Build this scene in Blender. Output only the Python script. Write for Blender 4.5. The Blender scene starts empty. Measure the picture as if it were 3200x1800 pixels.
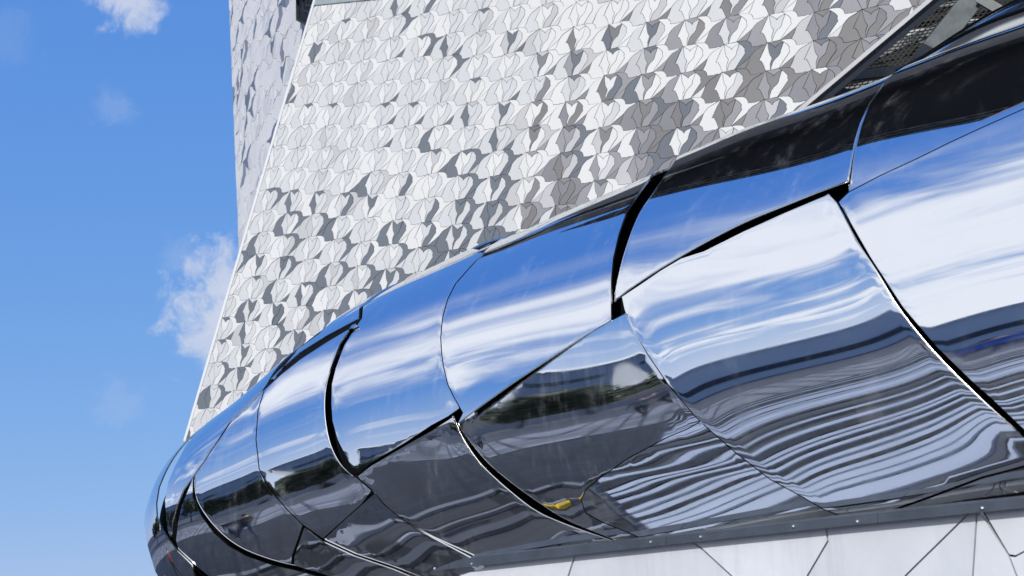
import bpy, bmesh, math, random
import numpy as np
from mathutils import Vector, Matrix
from mathutils.geometry import delaunay_2d_cdt
random.seed(7); np.random.seed(7)
R = math.radians
sc = bpy.context.scene
C = sc.collection

# ------------------------------------------------------------------ camera
EYE = np.array([0.0, 0.0, 1.6]); PITCH = R(18); F = 3600.0
cam = bpy.data.cameras.new('camera'); cam_o = bpy.data.objects.new('camera', cam); C.objects.link(cam_o)
cam_o.location = EYE; cam_o.rotation_euler = (R(90) + PITCH, 0, 0)
cam.sensor_width = 36; cam.lens = 36 * F / 3200; cam.clip_end = 5000; cam.clip_start = 0.05
sc.camera = cam_o
cam.dof.use_dof = True; cam.dof.focus_distance = 9.5; cam.dof.aperture_fstop = 4.5

# ------------------------------------------------------------------ world
SUN_EL, SUN_AZ = R(27), R(199)     # azimuth measured from +Y towards +X
sundir = Vector((math.sin(SUN_AZ) * math.cos(SUN_EL), math.cos(SUN_AZ) * math.cos(SUN_EL), math.sin(SUN_EL)))
w = bpy.data.worlds.new('World'); sc.world = w; w.use_nodes = True
nt = w.node_tree; nt.nodes.clear(); N = nt.nodes; L = nt.links
def nd(tree, t, **k):
    n = tree.nodes.new(t)
    for a, b in k.items(): setattr(n, a, b)
    return n
def mth(tree, op, a, b=None, c=None, clamp=False):
    n = tree.nodes.new('ShaderNodeMath'); n.operation = op; n.use_clamp = clamp
    for i, v in enumerate((a, b, c)):
        if v is None: continue
        if isinstance(v, (int, float)): n.inputs[i].default_value = v
        else: tree.links.new(v, n.inputs[i])
    return n.outputs[0]
def smooth(tree, v, lo, hi):
    n = tree.nodes.new('ShaderNodeMapRange'); n.interpolation_type = 'SMOOTHSTEP'
    tree.links.new(v, n.inputs[0]); n.inputs[1].default_value = lo; n.inputs[2].default_value = hi
    return n.outputs[0]
sky = nd(nt, 'ShaderNodeTexSky', sky_type='NISHITA', sun_disc=False)
sky.sun_elevation = SUN_EL; sky.sun_rotation = SUN_AZ; sky.altitude = 50; sky.air_density = 1.0; sky.dust_density = 0.25; sky.ozone_density = 3.0
tc = nd(nt, 'ShaderNodeTexCoord'); sep = nd(nt, 'ShaderNodeSeparateXYZ'); L.new(tc.outputs['Generated'], sep.inputs[0])
zc = mth(nt, 'MAXIMUM', sep.outputs[2], 0.0)
inv = mth(nt, 'DIVIDE', 1.0, mth(nt, 'ADD', zc, 0.14))
u = mth(nt, 'MULTIPLY', sep.outputs[0], inv); v = mth(nt, 'MULTIPLY', sep.outputs[1], inv)
cmb = nd(nt, 'ShaderNodeCombineXYZ'); L.new(u, cmb.inputs[0]); L.new(v, cmb.inputs[1])
def noise(tree, vec, scale, detail=6, rough=0.6, dist=0.0, stretch=(1, 1, 1), rot=0.0, off=(0, 0, 0)):
    m = nd(tree, 'ShaderNodeMapping'); m.inputs['Scale'].default_value = stretch; m.inputs['Rotation'].default_value = (0, 0, rot); m.inputs['Location'].default_value = off
    tree.links.new(vec, m.inputs[0])
    n = nd(tree, 'ShaderNodeTexNoise'); n.inputs['Scale'].default_value = scale; n.inputs['Detail'].default_value = detail
    n.inputs['Roughness'].default_value = rough; n.inputs['Distortion'].default_value = dist
    tree.links.new(m.outputs[0], n.inputs[0]); return n.outputs[0]
# high thin cirrus on the left half of the sky (the side that the polished metal looks at)
n1 = noise(nt, cmb.outputs[0], 0.75, 7, 0.55, 0.5, (1, 0.6, 1), R(35), (3.1, 0.4, 0))
n2 = noise(nt, cmb.outputs[0], 2.6, 8, 0.55, 1.4, (0.7, 0.8, 1), R(8), (7.7, 2.0, 0))
back = smooth(nt, mth(nt, 'MULTIPLY', sep.outputs[1], -1.0), -0.05, 0.35)   # a broad soft bank fills the sky behind the photographer
cir = mth(nt, 'ADD', mth(nt, 'MULTIPLY', n1, 0.52), mth(nt, 'MULTIPLY', n2, 0.48))
cir = mth(nt, 'ADD', cir, mth(nt, 'MULTIPLY', back, 0.20))
cir = smooth(nt, cir, 0.45, 0.64)
side = smooth(nt, mth(nt, 'ADD', mth(nt, 'MULTIPLY', sep.outputs[0], -1.0), mth(nt, 'MULTIPLY', sep.outputs[1], -0.85)), 0.02, 0.40)
lowz = smooth(nt, mth(nt, 'MULTIPLY', sep.outputs[2], -1.0), -0.98, -0.70)
cir = mth(nt, 'MULTIPLY', mth(nt, 'MULTIPLY', cir, side), mth(nt, 'MULTIPLY', lowz, 0.95))
# white haze towards the horizon
hz = mth(nt, 'MULTIPLY', smooth(nt, mth(nt, 'MULTIPLY', sep.outputs[2], -1.0), -0.40, -0.03), mth(nt, 'MULTIPLY', side, 0.62))
cir = mth(nt, 'MAXIMUM', cir, hz)
# a few cumulus puffs in the view
def ray(x, y):
    c, s = math.cos(PITCH), math.sin(PITCH)
    a = (x - 1600) / F; b = -(y - 900) / F
    return np.array([a, c - s * b, s + c * b])
def raydir(x, y):
    d = ray(x, y); return d / np.linalg.norm(d)
pn = noise(nt, tc.outputs['Generated'], 40, 10, 0.66, 0.4)
pn2 = noise(nt, tc.outputs['Generated'], 9, 4, 0.6, 0.0)
puffs = None
for (px, py, rad, amt) in ((715, 960, 0.046, 0.92), (680, 1040, 0.034, 0.8), (705, 870, 0.032, 0.85), (405, -10, 0.026, 0.85), (365, 330, 0.018, 0.14), (370, 1255, 0.022, 0.12), (560, 800, 0.016, 0.15), (20, 130, 0.025, 0.08)):
    d = raydir(px, py)
    vm = nd(nt, 'ShaderNodeVectorMath', operation='DISTANCE'); L.new(tc.outputs['Generated'], vm.inputs[0]); vm.inputs[1].default_value = d
    r_ = mth(nt, 'DIVIDE', vm.outputs['Value'], rad)
    e = mth(nt, 'ADD', mth(nt, 'SUBTRACT', 1.0, r_), mth(nt, 'MULTIPLY', mth(nt, 'SUBTRACT', pn, 0.5), 3.0))
    e = mth(nt, 'MULTIPLY', smooth(nt, e, -0.25, 0.8), amt)
    puffs = e if puffs is None else mth(nt, 'MAXIMUM', puffs, e)
cloud = mth(nt, 'MAXIMUM', cir, puffs, clamp=True)
# camera-like rendition of the clear sky: one tone curve per channel for the whole sky
ss_ = nd(nt, 'ShaderNodeSeparateColor'); L.new(sky.outputs[0], ss_.inputs[0]); sc_c = nd(nt, 'ShaderNodeCombineColor')
for i, (a_, g_) in enumerate(((0.78, 0.72), (1.60, 0.43), (4.38, 0.14))):
    L.new(mth(nt, 'MULTIPLY', mth(nt, 'POWER', mth(nt, 'MAXIMUM', ss_.outputs[i], 0.001), g_), a_), sc_c.inputs[i])
mx = nd(nt, 'ShaderNodeMix', data_type='RGBA'); L.new(cloud, mx.inputs[0]); L.new(sc_c.outputs[0], mx.inputs[6])
cc = nd(nt, 'ShaderNodeMix', data_type='RGBA'); L.new(smooth(nt, cir, 0.2, 1.0), cc.inputs[0]); cc.inputs[6].default_value = (4.4, 4.8, 5.8, 1); cc.inputs[7].default_value = (7.2, 7.3, 7.7, 1); L.new(cc.outputs[2], mx.inputs[7])
bg = nd(nt, 'ShaderNodeBackground'); L.new(mx.outputs[2], bg.inputs[0]); bg.inputs[1].default_value = 0.11
ow = nd(nt, 'ShaderNodeOutputWorld'); L.new(bg.outputs[0], ow.inputs[0])
sun = bpy.data.lights.new('sun', 'SUN'); sun.energy = 2.7; sun.angle = R(0.5); sun.color = (1, 0.96, 0.9)
so = bpy.data.objects.new('sun', sun); C.objects.link(so); so.rotation_euler = sundir.to_track_quat('Z', 'Y').to_euler()
vs = sc.view_settings; vs.view_transform = 'Standard'; vs.look = 'None'; vs.exposure = 0.36; vs.gamma = 1; vs.use_curve_mapping = False
sc.cycles.max_bounces = 8; sc.cycles.glossy_bounces = 6; sc.cycles.diffuse_bounces = 3

# ------------------------------------------------------------------ helpers
def mat(name, col, rough=0.5, metal=0.0, var=0.0, vscale=4.0, bump=0.0, bscale=30.0, spec=0.5):
    m = bpy.data.materials.new(name); m.use_nodes = True; t = m.node_tree
    p = t.nodes['Principled BSDF']; p.inputs['Roughness'].default_value = rough; p.inputs['Metallic'].default_value = metal
    p.inputs['Specular IOR Level'].default_value = spec
    tcn = nd(t, 'ShaderNodeTexCoord')
    if var > 0:
        n = noise(t, tcn.outputs['Object'], vscale, 6, 0.6)
        mr = nd(t, 'ShaderNodeMapRange'); t.links.new(n, mr.inputs[0]); mr.inputs[1].default_value = 0.3; mr.inputs[2].default_value = 0.7
        mr.inputs[3].default_value = 1 - var; mr.inputs[4].default_value = 1 + var
        vm = nd(t, 'ShaderNodeVectorMath', operation='SCALE'); vm.inputs[0].default_value = col; t.links.new(mr.outputs[0], vm.inputs['Scale'])
        t.links.new(vm.outputs[0], p.inputs['Base Color'])
    else: p.inputs['Base Color'].default_value = (*col, 1)
    if bump > 0:
        n = noise(t, tcn.outputs['Object'], bscale, 4, 0.6)
        b = nd(t, 'ShaderNodeBump'); b.inputs['Strength'].default_value = bump; b.inputs['Distance'].default_value = 0.01
        t.links.new(n, b.inputs['Height']); t.links.new(b.outputs[0], p.inputs['Normal'])
    return m
def mesh_obj(name, verts, faces, m=None, parent=None, smooth_=False, local=False):
    me = bpy.data.meshes.new(name); me.from_pydata([tuple(map(float, q)) for q in verts], [], faces); me.update()
    if m is not None:
        for mm in (m if isinstance(m, (list, tuple)) else [m]): me.materials.append(mm)
    if smooth_: me.polygons.foreach_set('use_smooth', [True] * len(me.polygons))
    o = bpy.data.objects.new(name, me); C.objects.link(o)
    if parent is not None:
        o.parent = parent
        if parent.type == 'EMPTY' and not local: o.matrix_parent_inverse = Matrix.Translation(-Vector(parent.location))
    return o
def thing(name, label, cat, loc=(0, 0, 0), group=None):
    o = bpy.data.objects.new(name, None); C.objects.link(o); o.location = loc; o.empty_display_size = 0.2
    o['label'] = label; o['category'] = cat
    if group: o['group'] = group
    return o
def tag(o, label, cat, group=None):
    o['label'] = label; o['category'] = cat
    if group: o['group'] = group
    return o
def struct(o): o['kind'] = 'structure'; return o
def project(P):
    d = np.asarray(P) - EYE; c, s = math.cos(PITCH), math.sin(PITCH)
    dep = d[..., 1] * c + d[..., 2] * s; up = -d[..., 1] * s + d[..., 2] * c
    return np.stack([1600 + F * d[..., 0] / dep, 900 - F * up / dep], -1)
def hit(x, y, p0, n):
    d = ray(x, y); t = np.dot(np.asarray(p0) - EYE, n) / np.dot(d, n); return EYE + d * t
def catmull(pts, k=8):
    pts = [np.array(p, float) for p in pts]; q = [2 * pts[0] - pts[1]] + pts + [2 * pts[-1] - pts[-2]]; out = []
    for i in range(1, len(q) - 2):
        a, b, c_, d = q[i - 1:i + 3]
        for j in range(k):
            t = j / k; out.append(0.5 * (2 * b + (c_ - a) * t + (2 * a - 5 * b + 4 * c_ - d) * t * t + (3 * b - a - 3 * c_ + d) * t ** 3))
    out.append(pts[-1]); return np.array(out)
def box_bm(bm, mn, mxx):
    r = bmesh.ops.create_cube(bm, size=1.0); mn = Vector(mn); mxx = Vector(mxx)
    for q in r['verts']: q.co = Vector((mn[i] + (q.co[i] + .5) * (mxx[i] - mn[i]) for i in range(3)))
    return r['verts']
def bar(name, a, b, wd, ht, m, parent=None, up=(0, 0, 1)):
    a = np.asarray(a, float); b = np.asarray(b, float); d = b - a; l = np.linalg.norm(d); d /= l
    up = np.asarray(up, float); sx = np.cross(d, up); sx /= np.linalg.norm(sx); uy = np.cross(sx, d)
    vs_ = []
    for e in (a, b):
        for (i, j) in ((-1, -1), (1, -1), (1, 1), (-1, 1)): vs_.append(e + sx * i * wd / 2 + uy * j * ht / 2)
    return mesh_obj(name, vs_, [(0, 1, 2, 3), (7, 6, 5, 4), (0, 4, 5, 1), (1, 5, 6, 2), (2, 6, 7, 3), (3, 7, 4, 0)], m, parent)
def prism(poly, n, th):
    """closed slab from a planar 3D polygon, thickened backwards along -n"""
    k = len(poly); poly = np.asarray(poly); n = np.asarray(n)
    back = poly - n * th
    fs = [tuple(range(k)), tuple(range(2 * k - 1, k - 1, -1))] + [(i, i + k, (i + 1) % k + k, (i + 1) % k) for i in range(k)]
    return list(poly) + list(back), fs
def inset2(poly, d):
    """offset a closed 2D polygon inwards by d (works for cw and ccw)"""
    p = np.asarray(poly, float); a = 0.5 * np.sum(p[:, 0] * np.roll(p[:, 1], -1) - np.roll(p[:, 0], -1) * p[:, 1]); sg = 1 if a > 0 else -1
    e = np.roll(p, -1, 0) - p; e /= np.maximum(np.linalg.norm(e, axis=1, keepdims=True), 1e-9)
    nrm = np.stack([-e[:, 1], e[:, 0]], 1) * sg; pn_ = np.roll(nrm, 1, 0)
    b = nrm + pn_; l = np.maximum(np.sum(b * b, 1, keepdims=True), 0.45); return p + b * (2 * d / l) * 1.0

def tube(name, pts, rads, m, parent, seg=48, smooth_=True):
    V, Fc = [], []; pts = np.array(pts, float); t = np.gradient(pts, axis=0); t /= np.linalg.norm(t, axis=1, keepdims=True)
    for i, (q, d) in enumerate(zip(pts, t)):
        s1 = np.cross(d, (0, 0, 1)); s1 /= np.linalg.norm(s1); s2 = np.cross(s1, d)
        for j in range(seg): a = 2 * math.pi * j / seg; V.append(q + (s1 * math.cos(a) + s2 * math.sin(a)) * rads[i])
    for i in range(len(pts) - 1):
        for j in range(seg): Fc.append((i * seg + j, i * seg + (j + 1) % seg, (i + 1) * seg + (j + 1) % seg, (i + 1) * seg + j))
    Fc.append(tuple(range(seg - 1, -1, -1))); Fc.append(tuple((len(pts) - 1) * seg + j for j in range(seg)))
    return mesh_obj(name, V, Fc, m, parent, smooth_)

# ------------------------------------------------------------------ materials
M = {}
def steel(name, base, rough, sc_=1.0):
    m = bpy.data.materials.new(name); m.use_nodes = True; t = m.node_tree; p = t.nodes['Principled BSDF']
    p.inputs['Metallic'].default_value = 1; tcn = nd(t, 'ShaderNodeTexCoord')
    n = noise(t, tcn.outputs['Object'], 2.6, 9, 0.75, 1.2, (1, 1, 0.45))
    mr = nd(t, 'ShaderNodeMapRange'); t.links.new(n, mr.inputs[0]); mr.inputs[1].default_value = 0.35; mr.inputs[2].default_value = 0.8
    mr.inputs[3].default_value = rough; mr.inputs[4].default_value = rough + 0.07; t.links.new(mr.outputs[0], p.inputs['Roughness'])
    n2_ = noise(t, tcn.outputs['Object'], 60, 3, 0.8)
    sp = smooth(t, n2_, 0.66, 0.74)
    dr = noise(t, tcn.outputs['Object'], 9, 6, 0.75, 0.3, (1, 1, 0.12)); sm = noise(t, tcn.outputs['Object'], 1.6, 6, 0.7, 1.5)
    du = mth(t, 'MULTIPLY', mth(t, 'MULTIPLY', smooth(t, dr, 0.45, 0.75), smooth(t, sm, 0.42, 0.68)), 0.11)
    t.links.new(mth(t, 'SUBTRACT', 0.997, du), p.inputs['Metallic'])
    mixn = nd(t, 'ShaderNodeMix', data_type='RGBA'); t.links.new(mth(t, 'MULTIPLY', sp, 0.35), mixn.inputs[0]); mixn.inputs[6].default_value = (*base, 1); mixn.inputs[7].default_value = (base[0] * .55, base[1] * .55, base[2] * .55, 1)
    t.links.new(mixn.outputs[2], p.inputs['Base Color'])
    return m
M['steel'] = steel('polished_steel', (0.79, 0.82, 0.86), 0.008)
M['lip'] = mat('steel_edge', (0.78, 0.78, 0.76), 0.25, 1.0)
M['core'] = mat('gap_black', (0.005, 0.006, 0.008), 0.9, spec=0.05)
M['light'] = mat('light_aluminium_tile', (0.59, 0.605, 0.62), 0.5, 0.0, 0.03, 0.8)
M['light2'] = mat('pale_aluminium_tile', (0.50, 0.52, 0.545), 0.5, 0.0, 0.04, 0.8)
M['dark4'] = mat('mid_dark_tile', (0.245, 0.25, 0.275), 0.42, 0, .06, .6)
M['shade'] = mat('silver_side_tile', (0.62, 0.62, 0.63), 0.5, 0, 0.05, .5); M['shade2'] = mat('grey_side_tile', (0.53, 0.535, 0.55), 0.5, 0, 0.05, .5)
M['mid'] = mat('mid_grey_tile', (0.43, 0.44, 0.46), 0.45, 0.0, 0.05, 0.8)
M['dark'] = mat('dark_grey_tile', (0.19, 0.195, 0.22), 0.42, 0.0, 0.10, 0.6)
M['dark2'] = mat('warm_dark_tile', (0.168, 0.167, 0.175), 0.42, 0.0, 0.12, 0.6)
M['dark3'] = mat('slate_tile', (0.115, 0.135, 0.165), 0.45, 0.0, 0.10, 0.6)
M['backing'] = mat('dark_backing', (0.24, 0.25, 0.27), 0.8)
M['trim'] = mat('pale_trim', (0.62, 0.64, 0.67), 0.5, 0.0, 0.03)
M['ledge'] = mat('grey_flashing', (0.07, 0.085, 0.11), 0.42, 0.3, 0.22, 5, 0.2, 40)
M['panel'] = mat('white_parapet_panel', (0.58, 0.61, 0.66), 0.28, 0.0, 0.09, 2.2, 0.05, 60)
M['panel2'] = mat('white_parapet_panel_greyer', (0.53, 0.56, 0.615), 0.3, 0.0, 0.09, 2.2, 0.05, 60)
for k_ in ('panel', 'panel2'):
    t = M[k_].node_tree; p = t.nodes['Principled BSDF']; src = p.inputs['Base Color'].links[0].from_socket; tcn = nd(t, 'ShaderNodeTexCoord')
    a_ = noise(t, tcn.outputs['Object'], 14, 5, 0.7, 0.2, (1, 1, 0.08)); b_ = noise(t, tcn.outputs['Object'], 1.3, 5, 0.7, 1.0)
    f_ = mth(t, 'MULTIPLY', mth(t, 'MULTIPLY', smooth(t, a_, 0.45, 0.75), smooth(t, b_, 0.40, 0.65)), 0.38)
    mx_ = nd(t, 'ShaderNodeMix', data_type='RGBA'); t.links.new(f_, mx_.inputs[0]); t.links.new(src, mx_.inputs[6]); mx_.inputs[7].default_value = (0.30, 0.32, 0.35, 1); t.links.new(mx_.outputs[2], p.inputs['Base Color'])
M['navy'] = mat('dark_soffit', (0.012, 0.016, 0.028), 0.5, 0.0, 0.2, 1.0)
M['beam'] = mat('painted_beam', (0.27, 0.32, 0.34), 0.45, 0.2, 0.15, 3)
M['mesh'] = mat('steel_mesh', (0.03, 0.035, 0.035), 0.5, 0.4)
M['rust'] = mat('rusty_surface', (0.045, 0.033, 0.022), 0.8, 0.0, 0.6, 14, 0.4, 30)
M['interior_shade'] = mat('dark_interior', (0.010, 0.013, 0.012), 0.8, 0.0, 0.5, 3)  # near-black carries the shade of the bay; window frames share it

# ------------------------------------------------------------------ bird tile lattice
H = np.array([[7.67968658e+01, -2.00650922e+01, 2.40010002e+03], [-9.63175953e+00, 8.65143473e+01, 1.34579385e+02], [-2.57559668e-02, -6.25449893e-03, 1.0]])
K = np.array([[F, 0, 1600], [0, F, 900], [0, 0, 1.0]])
cp, sp_ = math.cos(PITCH), math.sin(PITCH)
RW = np.array([[1, 0, 0], [0, sp_, cp], [0, -cp, sp_]])
Mh = RW @ np.linalg.inv(K) @ H; sN = 1 / np.linalg.norm(Mh[:, 0]); WA, WB, WO = (Mh * sN).T
WO = WO + EYE; WN = np.cross(WA, WB); WN /= np.linalg.norm(WN)
if WN[1] > 0: WN = -WN
def uv(q):  # zoom pixel -> lattice coordinates in the cell whose corner is (770,740)
    A_ = np.array([[917., -18.], [-45., 558.]]); return np.linalg.solve(A_, np.array(q, float) - (770, 740))
RAW = {
 'T': [(772,742),(1000,700),(1035,688),(1100,725),(1000,775),(960,805),(935,845),(910,812)],
 'A': [(770,742),(690,910),(615,1085),(601,1107),(650,1110),(690,1170),(747,1300),(845,1285),(835,1170),(873,1055),(865,1035),(820,975),(790,860)],
 'B': [(775,745),(910,812),(935,845),(960,805),(1000,775),(1100,725),(1045,890),(1030,960),(1000,1005),(940,1060),(890,1130),(860,1230),(852,1285),(845,1285),(835,1170),(873,1055),(865,1035),(820,975),(790,860)],
 'C': [(1100,725),(1165,765),(1220,820),(1215,870),(1230,920),(1120,1080),(1018,1243),(1010,1245),(852,1285),(860,1230),(890,1130),(940,1060),(1000,1005),(1030,960),(1045,890)],
 'D': [(1035,688),(1150,669),(1256,665),(1315,690),(1343,722),(1361,782),(1498,767),(1570,740),(1618,744),(1560,785),(1450,850),(1390,910),(1335,985),(1200,1100),(1018,1243),(1120,1080),(1230,920),(1215,870),(1220,820),(1165,765),(1100,725)],
 'F': [(1018,1243),(1200,1100),(1335,985),(1290,1120),(1238,1223),(1132,1227)],
 'E': [(1335,985),(1390,910),(1450,850),(1560,785),(1618,744),(1687,697),(1607,865),(1532,1040),(1518,1062),(1567,1065),(1607,1125),(1664,1255),(1480,1325),(1343,1340),(1325,1280),(1297,1248),(1238,1223),(1290,1120)],
}
# lattice-consistent copies of the shared bottom edge of E with the top of the next row's D
KINDS = {k: np.array([uv(q) for q in p]) for k, p in RAW.items()}
E_bot = np.array([uv(q) + (0, 1) for q in ((1618,744),(1570,740),(1498,767),(1361,782),(1343,722),(1315,690),(1256,665))])
eL = KINDS['E']; eL = np.array(list(eL[:11]) + [eL[5] + (0, 1)] + list(E_bot[:]) + [uv((1290, 1120))]); KINDS['E'] = eL
fF = KINDS['F']; KINDS['F'] = np.array([fF[0], fF[1], fF[2], fF[3], E_bot[-1], uv((1150,669)) + (0, 1), uv((1035,688)) + (0, 1)])
DARK = {}
def dk(row, s):
    for tok in s.split():
        c, ks = tok.split(':'); DARK.setdefault((int(c), row), {}).update({k.upper(): ('m' if k.islower() else 'd') for k in ks})
dk(-3, '-11:AF -10:C -7:T -5:T -3:AE -2:BE -1:AF 0:CE 1:TABCE')
dk(-2, '-14:e -13:T -11:D -8:T -4:F -3:F -2:F -1:AC 0:AbcE 1:TABCEF')
dk(-1, '-14:AB -11:F -10:TDF -9:AF -7:BF -5:A -4:AB -3:TBcE -2:TCE -1:TBEF 0:Fe 1:TABCE 2:TABCDEF')
dk(0, '-15:e -9:D -6:BF -5:TABF -4:TF -3:TBaEF -2:F -1:DFE 0:TBFe 1:aTBCDEF 2:TABCDEF')
dk(1, '-15:CF -11:F -8:T -7:F -6:C -5:TF -4:TACDFE -3:TBEF -2:TDE -1:TDFE 0:TABDFE 1:ABCDEF')
dk(2, '-14:T -13:T -11:TF -10:TF -9:F -8:A -7:Be -6:TC -5:TACF -4:TEF -3:TABCDEF -2:TABCF -1:TABCEF 0:ATCE 1:TABCDEF')
dk(3, '-11:F -10:E -7:AF -6:TBF -5:TABDFc -4:TaBF -3:TABCDEF -2:TCDEF -1:AEFc 0:TABCDEF')
dk(4, '-9:TEF -8:TDf -7:DF -6:TEF -5:TABDFc -4:ADFe -3:TABCDEF -2:TABEF')
dk(5, '-12:EF -10:C -8:TDF -7:TBDFe -6:Cfe -5:TABCDEF -4:TBFe')
dk(6, '-15:TD -14:TA -13:AT -12:TC -11:B -9:C -8:TBDF -7:TBcDA -6:TBCDF -5:TABCDEF')
dk(7, '-15:E -14:TD -13:DEF -12:F -11:E -10:BC -9:TCEF -8:BDF -7:TABCDEF')
dk(8, '-16:E -14:TD -13:F -12:D -11:C -10:D -9:TDEF -8:TBDF')
dk(9, '-16:D -15:B -14:TBD -13:E -12:D -11:DE -10:BDe -9:DEF')
dk(10, '-15:TE -14:F -13:ATDF -12:E -11:TDE -10:EF')
dk(11, '-16:E -15:BF -14:BCF -13:De -12:TBD -11:EF')
dk(12, '-16:TF -15:A -14:D -13:BCE -12:DF')
dk(13, '-16:T -15:BF -14:De -13:E')
dk(14, '-17:C -16:D -15:TBE -14:DF')
dk(15, '-17:TE -16:AD -15:CE')
def clip(poly, p, q):
    """keep the part of poly left of the directed line p->q (2D)"""
    p = np.array(p, float); q = np.array(q, float); d = q - p; out = []
    sd = lambda a: d[0] * (a[1] - p[1]) - d[1] * (a[0] - p[0])
    for i in range(len(poly)):
        a, b = poly[i], poly[(i + 1) % len(poly)]; sa, sb = sd(a), sd(b)
        if sa >= 0: out.append(a)
        if (sa >= 0) != (sb >= 0): out.append(a + (b - a) * sa / (sa - sb))
    return out
def area2(p):
    p = np.asarray(p); return 0.5 * abs(np.sum(p[:, 0] * np.roll(p[:, 1], -1) - np.roll(p[:, 0], -1) * p[:, 1]))
OUT = np.array([(3600,-60),(3200,79),(2987,153),(2821,226),(2635,290),(2510,331),(2366,383),(2200,451),(2087,493),(1859,600),(1673,683),(1590,720),(1457,778),(1341,836),(1270,865),(1062,985),(1000,1031),(897,1105),(814,1173),(773,1204),(648,1320),(586,1382),(566,1407),(524,1469),(487,1527),(462,1573),(448,1635),(452,1689),(466,1738),(479,1790)])
def sil_y(x): return np.interp(x, OUT[::-1, 0][4:], OUT[::-1, 1][4:])
def tile_wall(root, O, A, B, Nn, cells, colour, clips, hidden, limit=300, seed=1, gap=0.007, lift=0.03, minpx=12):
    rng = random.Random(seed); cand = []
    la, lb = np.linalg.norm(A), np.linalg.norm(B)
    for (c, r) in cells:
        for k, P in KINDS.items():
            ks = rng.random()
            tl = [rng.gauss(0, 1), rng.gauss(0, 1)]
            q = inset2(P, gap) + (c, r); poly = list(q)
            for (a, b) in clips: 
                poly = clip(poly, a, b)
                if len(poly) < 3: break
            if len(poly) < 3 or area2(poly) < 0.004: continue
            W = np.array([O + A * p[0] + B * p[1] for p in poly]); cen = W.mean(0)
            # every tile is bolted on with its own slight lean
            slope = np.array(tl) * 0.012; 
            hA = (W - cen) @ (A / la) * slope[0] + (W - cen) @ (B / lb) * slope[1]
            W = W + np.outer(lift + np.maximum(hA, -lift * .7), Nn)
            pj = project(W); ar = area2(pj); cx, cy = pj.mean(0)
            vis = -60 < cx < 3260 and -60 < cy < 1860 and not hidden(cx, cy)
            cand.append((ar if vis else 0, c, r, k, W, colour(c, r, k, ks)))
    cand.sort(key=lambda t: -t[0])
    rest_v, rest_f, rest_m = [], [], []; mats = [M[n] for n in ('light', 'light2', 'mid', 'dark', 'dark2', 'dark3', 'dark4', 'shade', 'shade2')]; mi = {n: i for i, n in enumerate(('light', 'light2', 'mid', 'dark', 'dark2', 'dark3', 'dark4', 'shade', 'shade2'))}
    for i, (ar, c, r, k, W, cl) in enumerate(cand):
        vv, ff = prism(W, Nn, lift + 0.008); ff = [ff[0]] + ff[2:]
        if i < limit and ar > minpx:
            o = mesh_obj('tile', vv, ff, M[cl], root)
        else:
            b0 = len(rest_v); rest_v += vv; rest_f += [tuple(q + b0 for q in f) for f in ff]; rest_m += [mi[cl]] * len(ff)
    if rest_v:
        o = mesh_obj('tile_field', rest_v, rest_f, mats, root); o['kind'] = 'stuff'; o.data.polygons.foreach_set('material_index', rest_m)
def hinv(x, y):
    q = np.linalg.solve(H, np.array([x, y, 1.0])); return q[:2] / q[2]
def wallP(c, r, off=0.0): return WO + WA * c + WB * r + WN * off
# main wall: clip lines given where the wall really ends
eL0, eL1 = hinv(993, -10), hinv(575, 1410); eR0, eR1 = hinv(2925, -4), hinv(2574, 292); eT0, eT1 = hinv(985, 19), hinv(1174, 0.5)
dR = eR1 - eR0; dL = eL1 - eL0; eT1 = eT0 + (eT1 - eT0) * 30
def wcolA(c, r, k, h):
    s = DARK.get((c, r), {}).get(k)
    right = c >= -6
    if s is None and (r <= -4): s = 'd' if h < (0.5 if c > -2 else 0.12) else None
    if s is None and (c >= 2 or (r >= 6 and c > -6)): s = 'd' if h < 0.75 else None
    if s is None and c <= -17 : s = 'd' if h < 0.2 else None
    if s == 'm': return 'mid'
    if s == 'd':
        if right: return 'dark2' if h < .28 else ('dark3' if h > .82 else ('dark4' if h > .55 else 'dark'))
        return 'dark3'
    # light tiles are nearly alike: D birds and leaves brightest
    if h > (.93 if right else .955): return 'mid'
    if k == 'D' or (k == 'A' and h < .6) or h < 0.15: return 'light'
    return 'light' if (right and h < .7) else 'light2'  # left end takes the greyer tile more often, its slight shade in colour
wallA = thing('tiled_wall', 'tall white and grey wall of interlocking bird shaped metal tiles behind the polished steel volume', 'wall', tuple(wallP(-6, 14) * (1, 1, 0)))
cells = [(c, r) for r in range(-7, 24) for c in range(-21, 9)]
s_in = 0.05
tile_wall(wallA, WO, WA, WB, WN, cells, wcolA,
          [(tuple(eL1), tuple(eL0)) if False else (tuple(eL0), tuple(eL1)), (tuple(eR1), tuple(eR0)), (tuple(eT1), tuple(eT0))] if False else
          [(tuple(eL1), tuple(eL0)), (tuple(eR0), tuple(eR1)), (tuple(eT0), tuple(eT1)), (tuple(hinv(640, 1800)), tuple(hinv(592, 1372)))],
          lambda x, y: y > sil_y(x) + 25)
# backing slab of the wall
zb = 26
quad2 = [eT0, eT0 + (eT1 - eT0), None, None]
poly = [np.array(q, float) for q in ((-25, -12), (12, -12), (12, 26), (-25, 26))]
for (a, b) in [(tuple(eL1), tuple(eL0)), (tuple(eR0), tuple(eR1)), (tuple(eT0), tuple(eT1)), (tuple(hinv(640, 1800)), tuple(hinv(592, 1372)))]: poly = clip(poly, a, b)
backp = np.array([wallP(*p) for p in poly]); backp[:, 2] = np.maximum(backp[:, 2], -0.1)
vv, ff = prism(backp, WN, 0.12); mesh_obj('backing', vv, ff, M['backing'], wallA)

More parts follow.
